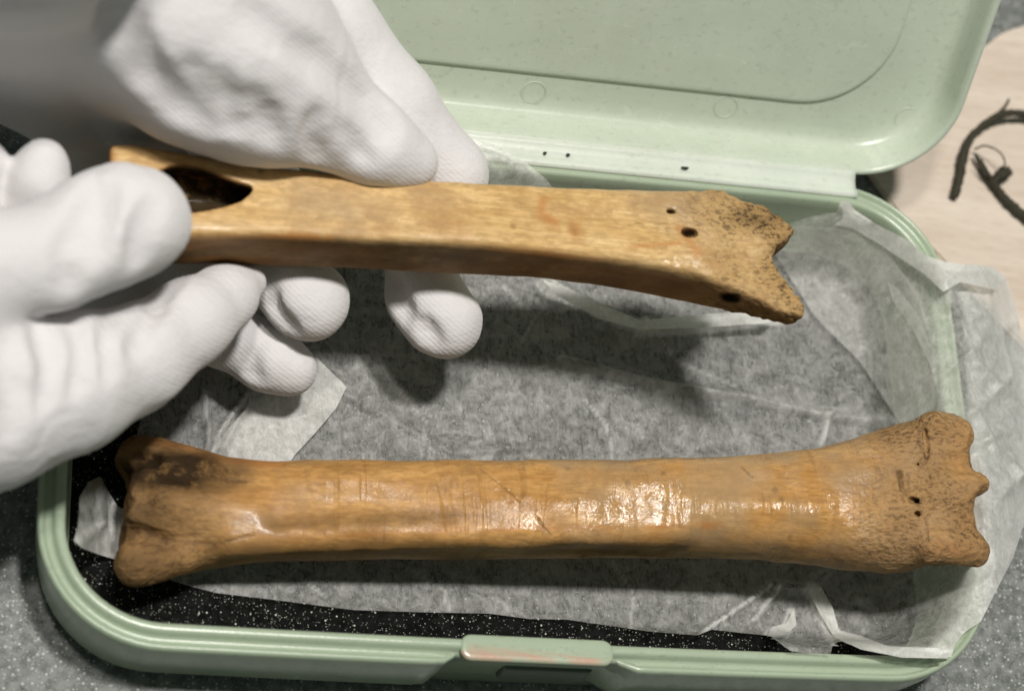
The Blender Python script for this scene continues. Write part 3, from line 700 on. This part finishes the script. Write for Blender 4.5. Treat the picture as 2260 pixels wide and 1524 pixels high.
# left hand: comes in from the left, thumb on the bone
hand("gloved_hand", (-175, -78, -18), (-56, 62, 78), 0.95,
     palm=[[(-420, 900, 20, 24), (-250, 860, 26, 22), (-120, 850, 28, 18)], [(-400, 620, 38, 20), (-200, 640, 42, 15)], [(-420, 760, 25, 24), (-900, 820, 20, 26)]],
     fingers=[
         [(-240, 640, 42, 13), (-60, 590, 47, 10.2), (120, 565, 48, 9.2), (205, 515, 48, 10.2), (270, 490, 47.5, 10.4), (308, 488, 47, 9.6)],         # thumb
         [(-200, 880, 28, 17), (-20, 880, 30, 15.5), (150, 842, 28, 12.8), (300, 792, 25, 9.9), (420, 712, 22, 7.9), (500, 655, 19, 5.9), (552, 624, 17, 3.6)],  # index
         [(-220, 860, 4, 13), (0, 820, 0, 9), (200, 760, -4, 7.5), (300, 700, -4, 6.4)],          # middle, under the index
         [(-260, 700, 22, 11), (-60, 600, 24, 7.4), (50, 480, 34, 6.4), (85, 395, 42, 5.4), (96, 358, 44, 4.6)],  # ring
         [(-300, 640, 20, 11), (-160, 560, 26, 7), (-70, 440, 38, 5.4), (-34, 358, 43, 4.6)],    # little
     ],
     grooves=[([(222, 400), (205, 480), (215, 570)], 3.5, 0.9, 2.5), ([(352, 440), (322, 500), (312, 580)], 2.5, 0.7, 1.8), ([(175, 480), (150, 560), (160, 640)], 3.0, 0.5, 2.0),
              ([(90, 720), (120, 800), (100, 900)], 2.5, 0.8, 1.5), ([(165, 700), (185, 780), (170, 860)], 2.0, 0.6, 1.2), ([(20, 760), (40, 860), (30, 960)], 3, 0.8, 2), ([(360, 640), (330, 700), (300, 770)], 2, 0.5, 1.5), ([(240, 690), (235, 760), (245, 830)], 2, 0.45, 1.2)],
     seed=50, label="white gloved hand from the left, its thumb pressing on the held bone", wr=0.3)

# right hand: hangs down from the top, palm towards the viewer, thumb and forefinger behind the bone, other fingers curling under it
hand("gloved_hand", (-140, -40, -22), (24, 112, 128), 1.1,
     palm=[[(-80, -500, 125, 22), (-40, -270, 96, 20), (0, 88, 28, 15)], [(60, -500, 120, 22), (60, -270, 96, 20), (110, 96, 27, 15)], [(120, -480, 112, 20), (110, -260, 90, 17), (195, 100, 28, 14)], [(40, -900, 150, 30), (100, -600, 125, 24)], [(430, -600, 90, 26), (440, -260, 66, 20)], [(385, -120, 57, 17), (405, 30, 53, 17), (475, 125, 48, 15), (560, 195, 44, 12.5)], [(430, -40, 57, 18), (500, 90, 51, 15.5), (600, 190, 45, 12.5)]],
     fingers=[
         [(440, -170, 60, 19.5), (470, -20, 54, 19), (545, 95, 49, 16.4), (640, 185, 45, 12.6), (735, 262, 41, 9.8), (830, 322, 38, 8.0), (893, 352, 36, 5.6), (918, 362, 35.5, 4.2)],      # thumb
         [(590, -120, 46, 14), (700, 70, 40, 11.8), (850, 235, 32, 9.8), (985, 385, 24, 8.0), (925, 560, 8, 7.0), (935, 655, 6, 7.6), (975, 705, 6, 7.6), (990, 716, 6, 6.6)],   # forefinger
         [(330, 40, 60, 13), (480, 250, 22, 9), (600, 450, 6, 8.2), (628, 610, 8, 7.2), (672, 655, 10, 8.0), (692, 668, 10, 7.6)],   # middle
         [(240, 80, 46, 12), (330, 300, 8, 8.0), (400, 600, -4, 7.4), (480, 730, -5, 6.8), (590, 790, -4, 6.6), (640, 816, -4, 5.6)],   # ring
         [(100, 110, 40, 11), (200, 330, 4, 7.0), (240, 520, -6, 6.6), (290, 650, -6, 6.2), (330, 665, -5, 5.4)],  # little
     ],
     grooves=[([(425, 150), (440, 220), (462, 292)], 3.0, 0.9, 2.0), ([(492, 175), (500, 240), (530, 300)], 2.6, 2.3, 1.4), ([(555, 225), (585, 265), (600, 310)], 3.0, 1.1, 2.0), 
              ([(560, 30), (640, 90), (740, 150), (820, 220), (875, 300)], 3.0, 0.8, 2.5), ([(265, 0), (280, 90), (330, 190), (420, 280)], 4.0, 1.4, 2.5),
              ([(930, 715), (945, 735), (955, 760)], 2.0, 1.1, 1.2), ([(590, 640), (600, 690), (640, 730)], 2.0, 0.8, 1.2), ([(862, 620), (868, 660), (890, 700)], 2.5, 0.7, 1.5), ([(560, 770), (545, 800), (560, 840)], 2.0, 0.7, 1.4), ([(780, 290), (800, 330), (800, 360)], 2.0, 0.5, 1.5), ([(700, 260), (690, 310), (700, 350)], 2.0, 0.5, 1.5)],
     seed=70, label="white gloved hand from above, thumb behind the held bone and fingertips below it", kp=7, wr=0.14)

# ------------------------------------------------------------------ tissue paper
def tray_z(x, y, soft=9.0):
    """height a loose sheet takes over the box: floor, up the wall, over the rim, down outside"""
    r = RC; qx = np.abs(x) - (W2 - r); qy = np.abs(y) - (D2 - r)
    sd = np.minimum(np.maximum(qx, qy), 0) + np.hypot(np.maximum(qx, 0), np.maximum(qy, 0)) - r   # <0 inside outer rim
    up = sstep(-7.0 - soft, -4.2, sd)
    z = FLOOR + 0.8 + (0 - FLOOR + 0.4) * up
    out = sstep(0, 26, sd)
    return z - out * 14.0, sd

def sheet(name, poly, step, seed, creases, amp=1.0, dense=(), lift=0.0, mat=None, parent=None, zfun=None, rough=8.0):
    poly = np.array(poly, float)
    c = at(poly[:, 0], poly[:, 1], -10.0); lo = c.min(0) - 14; hi = c.max(0) + 14
    xs = np.arange(lo[0], hi[0], step); ys = np.arange(lo[1], hi[1], step)
    X, Y = np.meshgrid(xs, ys, indexing='ij')
    def height(X, Y):
        z, sd = (zfun or tray_z)(X, Y)
        P3 = np.stack([X, Y, np.zeros_like(X)], -1)
        rot = np.stack([X * 0.8 + Y * 0.6, Y * 0.8 - X * 0.6, np.zeros_like(X)], -1)
        n1 = 1 - np.abs(noise3(P3, 26, seed)) * 2; n2 = 1 - np.abs(noise3(rot, (16, 9, 9), seed + 1)) * 2; n3 = 1 - np.abs(noise3(rot, (7, 5, 5), seed + 2)) * 2
        free = 0.35 + 0.65 * sstep(-22, -6, sd)
        z = z + amp * free * (np.maximum(n1, 0) ** 2 * 2.4 + np.maximum(n2, 0) ** 3 * 1.5 + np.maximum(n3, 0) ** 3 * 0.6) + lift
        pp = project(np.stack([X, Y, z], -1))
        for pts, wd, ht in creases: z = z + ht * line_mask(pp[..., 0], pp[..., 1], pts, wd)
        return np.minimum(z, bone_underside(X, Y)), pp
    Z, pp = height(X, Y); pp = project(np.stack([X, Y, Z], -1))
    sd_, near = poly_sd(pp[..., 0], pp[..., 1], poly)
    ins = sd_ < 0
    keep = ins[:-1, :-1] | ins[1:, :-1] | ins[1:, 1:] | ins[:-1, 1:]
    V = np.stack([X, Y, Z], -1)
    kv = np.zeros(X.shape, bool); kv[:-1, :-1] |= keep; kv[1:, :-1] |= keep; kv[1:, 1:] |= keep; kv[:-1, 1:] |= keep
    mv = (~ins) & kv; zz = Z[mv].copy(); nr = near[mv]
    for _ in range(8):
        q = at(nr[:, 0], nr[:, 1], zz); zz = 0.55 * zz + 0.45 * height(q[:, 0], q[:, 1])[0]
    q = at(nr[:, 0], nr[:, 1], zz)
    far = np.hypot(q[:, 0] - X[mv], q[:, 1] - Y[mv]) > 3.0 * step
    q[far] = V[mv][far]; V[mv] = q
    idx = np.arange(X.size).reshape(X.shape)
    Q = np.stack([idx[:-1, :-1][keep], idx[1:, :-1][keep], idx[1:, 1:][keep], idx[:-1, 1:][keep]], -1)
    used = np.unique(Q); re = np.zeros(X.size, int); re[used] = np.arange(len(used))
    V = V.reshape(-1, 3)[used]; Q = re[Q]
    o = mesh_quads(name, V, Q, mat or M_TISSUE, parent)
    p2 = project(V); dn = np.zeros(len(V))
    for pts, wd, k in list(dense): dn = np.maximum(dn, k * np.clip(line_mask(p2[:, 0], p2[:, 1], pts, wd * 0.8) * 4, 0, 1))
    attr(o, 'dense', dn)
    return o

MAIN = [(380, 1281), (420, 1293), (480, 1308), (600, 1322), (780, 1345), (930, 1350), (1080, 1353), (1170, 1365), (1250, 1366), (1430, 1392), (1540, 1401), (1570, 1388),
        (1640, 1396), (1700, 1402), (1745, 1436), (1790, 1442), (1832, 1446), (1842, 1405), (1870, 1420), (1950, 1440), (2040, 1452), (2100, 1448), (2108, 1420),
        (2128, 1395), (2165, 1370), (2200, 1300), (2236, 1230), (2290, 1060), (2330, 900), (2255, 740), (2243, 680), (2222, 615), (2190, 588), (2085, 578), (2030, 560), (2000, 528), (1930, 492), (1885, 462),
        (1872, 443), (1853, 447), (1860, 470), (1830, 470), (1790, 478), (1745, 492), (1680, 540), (1500, 545), (1330, 530), (1240, 440), (1205, 395), (1165, 362), (1090, 318), (1000, 296), (860, 300), (700, 420), (560, 560), (420, 700), (330, 860), (290, 1000), (285, 1150), (320, 1230)]
THIN = [([(1290, 880), (1340, 940), (1350, 1010)], 4, .5), ([(880, 860), (940, 930), (930, 1005)], 4, .4), ([(1450, 740), (1500, 800), (1620, 850)], 4, .4), ([(1880, 560), (1950, 620), (2000, 700)], 4, .5), ([(1790, 530), (1840, 600), (1830, 680)], 4, .45), ([(900, 1250), (980, 1300), (990, 1345)], 4, .4), ([(1350, 1240), (1400, 1310), (1390, 1385)], 4, .4), ([(1900, 1010), (2040, 1310), (2100, 1400)], 4, .3), ([(2130, 700), (2180, 800), (2170, 960)], 5, .5), ([(2220, 700), (2150, 880), (2250, 1010)], 5, .45), ([(2170, 1010), (2210, 1120), (2150, 1260)], 5, .45), ([(640, 1250), (720, 1320)], 4, .4), ([(1100, 620), (1180, 700), (1150, 760)], 4, .35)]
RIGHT_DRAPE = [([(2180, 640), (2200, 900), (2190, 1200)], 85, 0.6), ([(2300, 640), (2320, 900), (2290, 1200)], 110, 0.6)]
creases = [([(1205, 625), (1310, 680), (1412, 722)], 16, 3.2), ([(1412, 722), (1560, 712), (1720, 690)], 16, 2.4), ([(1412, 722), (1400, 800)], 12, 1.2), ([(1240, 795), (1450, 850), (1650, 880), (1800, 915), (1960, 935)], 16, 2.2),
           ([(1545, 1395), (1640, 1335), (1700, 1290)], 9, 1.4), ([(1700, 1290), (1780, 1298), (1840, 1250)], 12, 1.8), ([(1660, 1370), (1720, 1295)], 9, 1.6), ([(1790, 1300), (1812, 1380), (1850, 1420)], 14, 2.2),
           ([(2000, 640), (2060, 800), (2080, 960)], 18, 2.2), ([(1870, 480), (1960, 520), (2060, 590), (2090, 680)], 16, 2.5), ([(1950, 560), (1925, 640), (1905, 690)], 9, 1.3), ([(1830, 910), (1815, 975)], 8, 1.6),
           ([(2090, 640), (2150, 800), (2230, 880), (2290, 950)], 14, 1.8), ([(2150, 900), (2200, 1000), (2260, 1050)], 12, 1.6), ([(2010, 1265), (2100, 1310)], 7, 0.9), ([(1880, 1325), (1990, 1290), (2120, 1250)], 12, 1.0),
           ([(450, 860), (466, 1010)], 7, 1.8), ([(545, 870), (480, 960), (470, 1010)], 8, 1.6), ([(980, 330), (1090, 345), (1190, 395)], 10, 1.2), ([(760, 870), (1000, 1000), (1190, 985)], 14, 1.1), ([(1560, 560), (1700, 620), (1850, 690), (1900, 760)], 14, 1.4)]
dense = [([(1205, 625), (1310, 683), (1412, 726)], 22, 0.75), ([(1412, 728), (1560, 716), (1720, 698)], 26, 0.75), ([(1862, 450), (1890, 485), (1960, 530), (2060, 590), (2190, 605)], 40, 0.75), ([(1790, 1300), (1812, 1350), (1845, 1410), (1950, 1440), (2090, 1446)], 24, 0.8),
         ([(1545, 1398), (1700, 1292)], 6, 0.7), ([(1668, 1365), (1720, 1292)], 9, 0.7), ([(1695, 1402), (1735, 1390), (1745, 1350)], 14, 0.6), ([(1830, 910), (1815, 975)], 9, 0.6), ([(2190, 620), (2240, 760), (2290, 900)], 70, 0.35), ([(2120, 1400), (2190, 1250), (2280, 1000)], 90, 0.4),
         ([(1000, 305), (1090, 325), (1200, 398)], 16, 0.3), ([(1240, 795), (1450, 850), (1650, 880), (1800, 905), (1960, 930)], 18, 0.28), ([(450, 860), (466, 1010)], 6, .5), ([(545, 870), (480, 960), (470, 1010)], 8, .5), ([(1960, 560), (1925, 640), (1905, 690)], 6, .4)]
paper = sheet("tissue_paper", MAIN, 0.7, 90, creases, 1.0, dense + RIGHT_DRAPE + THIN)
tag(paper, "large crumpled translucent tissue sheet lining the box and draped over its right rim", "tissue paper")
# folded-over flap at the left, standing a little off the sheet
flap = sheet("folded_flap", [(452, 1016), (500, 950), (545, 900), (560, 830), (640, 770), (700, 790), (765, 853), (742, 900), (700, 950), (652, 1002), (636, 1024), (540, 1030)], 0.7, 120,
             [([(545, 890), (480, 1010)], 12, 1.0)], 0.5, [([(600, 1000), (760, 850)], 140, 0.62)], lift=3.2, parent=paper)
under = sheet("tissue_scrap", [(163, 1192), (172, 1160), (176, 1095), (196, 1062), (222, 1050), (240, 1085), (262, 1120), (330, 1130), (340, 1230), (262, 1236), (215, 1222), (180, 1208)], 0.6, 140,
              [([(180, 1195), (235, 1160), (265, 1190)], 14, 2.4), ([(222, 1055), (225, 1160)], 14, 2.0)], 1.2, [([(180, 1190), (240, 1190)], 60, 0.7), ([(200, 1080), (240, 1150)], 60, 0.35)], lift=1.5)
tag(under, "small crumpled tissue scrap sticking out at the left end of the lying bone", "tissue paper")
wallp = sheet("rear_fold", [(1700, 545), (1745, 497), (1800, 500), (1870, 505), (1960, 560), (2030, 650), (2070, 800), (2060, 900), (1990, 940), (1900, 800), (1800, 700)], 0.8, 150,
              [([(1890, 520), (1950, 640), (2010, 740)], 10, 1.6), ([(1740, 640), (1900, 640)], 9, 1.2)], 1.1, [([(1890, 520), (1950, 640), (2010, 740)], 6, 0.4)], lift=2.2, parent=paper)

for q, (poly, lf, k) in enumerate((
        ([(1195, 616), (1262, 640), (1335, 674), (1412, 706), (1500, 698), (1640, 686), (1725, 692), (1700, 712), (1560, 722), (1412, 727), (1320, 702), (1230, 652)], 7.0, 0.55),
        ([(1853, 446), (1873, 442), (1884, 470), (1960, 508), (2005, 530), (2040, 562), (2088, 578), (2192, 590), (2218, 612), (2200, 640), (2120, 622), (2082, 644), (2040, 604), (1990, 572), (1940, 538), (1880, 503), (1840, 496), (1866, 480)], 3.5, 0.62),
        ([(1783, 1300), (1812, 1294), (1838, 1340), (1852, 1390), (1900, 1402), (1960, 1425), (2098, 1430), (2092, 1452), (1990, 1450), (1900, 1432), (1840, 1404), (1808, 1350)], 2.6, 0.62),
        ([(1693, 1403), (1704, 1382), (1736, 1374), (1752, 1342), (1758, 1378), (1732, 1402)], 2.4, 0.6),
        ([(1958, 620), (1985, 640), (2030, 700), (2062, 790), (2074, 880), (2050, 800), (2010, 720), (1968, 660)], 3.2, 0.32))):
    fo = sheet("turned_edge", poly, 0.55, 160 + q, [], 0.6, [([poly[0], poly[0]], 4000, k)], lift=lf, parent=paper)

# ------------------------------------------------------------------ twigs on the board
M_BARK = mat_bark()
def tube(name, pts, parent=None, seg=10, rough=0.25, mat=None, sub=6):
    """pts: (px, py, z, radius)"""
    C = np.array([at(p[0], p[1], p[2]) for p in pts]); r = np.array([p[3] for p in pts]); n = len(C)
    t = np.linspace(0, n - 1, (n - 1) * sub + 1); S = []
    for tt in t:
        i = min(int(tt), n - 2); f = tt - i; p0, p1, p2, p3 = C[max(i - 1, 0)], C[i], C[i + 1], C[min(i + 2, n - 1)]
        S.append(0.5 * (2 * p1 + (p2 - p0) * f + (2 * p0 - 5 * p1 + 4 * p2 - p3) * f * f + (3 * p1 - p0 - 3 * p2 + p3) * f ** 3))
    S = np.array(S); rr = np.interp(t, range(n), r) * 0.86; V = []; F = []
    for i, p in enumerate(S):
        d = S[min(i + 1, len(S) - 1)] - S[max(i - 1, 0)]; d /= np.linalg.norm(d); u = np.cross(d, (0, 0, 1)); u /= np.linalg.norm(u); v = np.cross(d, u)
        k = 0.55 if i in (0, len(S) - 1) else 1
        for j in range(seg):
            a = 2 * math.pi * j / seg; rad = rr[i] * k * (1 + rough * rng.uniform(-1, 1)); V.append(p + u * math.cos(a) * rad + v * math.sin(a) * rad)
    m = len(S)
    for i in range(m - 1):
        for j in range(seg): F.append((i * seg + j, i * seg + (j + 1) % seg, (i + 1) * seg + (j + 1) % seg, (i + 1) * seg + j))
    F.append(tuple(range(seg - 1, -1, -1))); F.append(tuple((m - 1) * seg + j for j in range(seg)))
    return mesh_from(name, V, F, mat or M_BARK, parent)
zb = Z_TABLE + 4
t1 = tube("twig", [(2107, 436, zb, 1.2), (2118, 390, zb, 1.3), (2126, 345, zb, 1.35), (2140, 308, zb, 1.1), (2168, 278, zb + 1, 1.0), (2205, 256, zb + 2, 1.1), (2245, 250, zb + 2, 1.0), (2330, 262, zb, 1.3)], sub=9)
tube("side_shoot", [(2205, 256, zb + 2, 0.35), (2214, 242, zb + 3, 0.5), (2228, 218, zb + 3, 0.3)], t1)
tag(t1, "arched dark twig lying on the pale board, the one with a blunt end", "twig")
t2 = tube("twig", [(2152, 338, zb + 0.5, 0.5), (2168, 372, zb, 0.8), (2190, 402, zb, 1.1), (2225, 445, zb, 1.2), (2268, 482, zb, 1.2), (2350, 545, zb, 1.2)], sub=9)
tube("knob", [(2188, 408, zb, 0.8), (2205, 388, zb + 1, 1.6), (2222, 380, zb + 1, 1.5), (2232, 388, zb + 1, 0.8)], t2, rough=0.4)
tube("tendril", [(2150, 330, zb, 0.3), (2175, 322, zb + 3, 0.28), (2205, 335, zb + 4, 0.25), (2218, 358, zb + 3, 0.25), (2212, 378, zb + 2, 0.25)], t2, 6)
tube("tendril", [(2188, 402, zb, 0.3), (2178, 375, zb + 3, 0.25), (2165, 350, zb + 4, 0.2)], t2, 6)
tag(t2, "knobbly dark twig with curling tendrils below the arched twig", "twig")
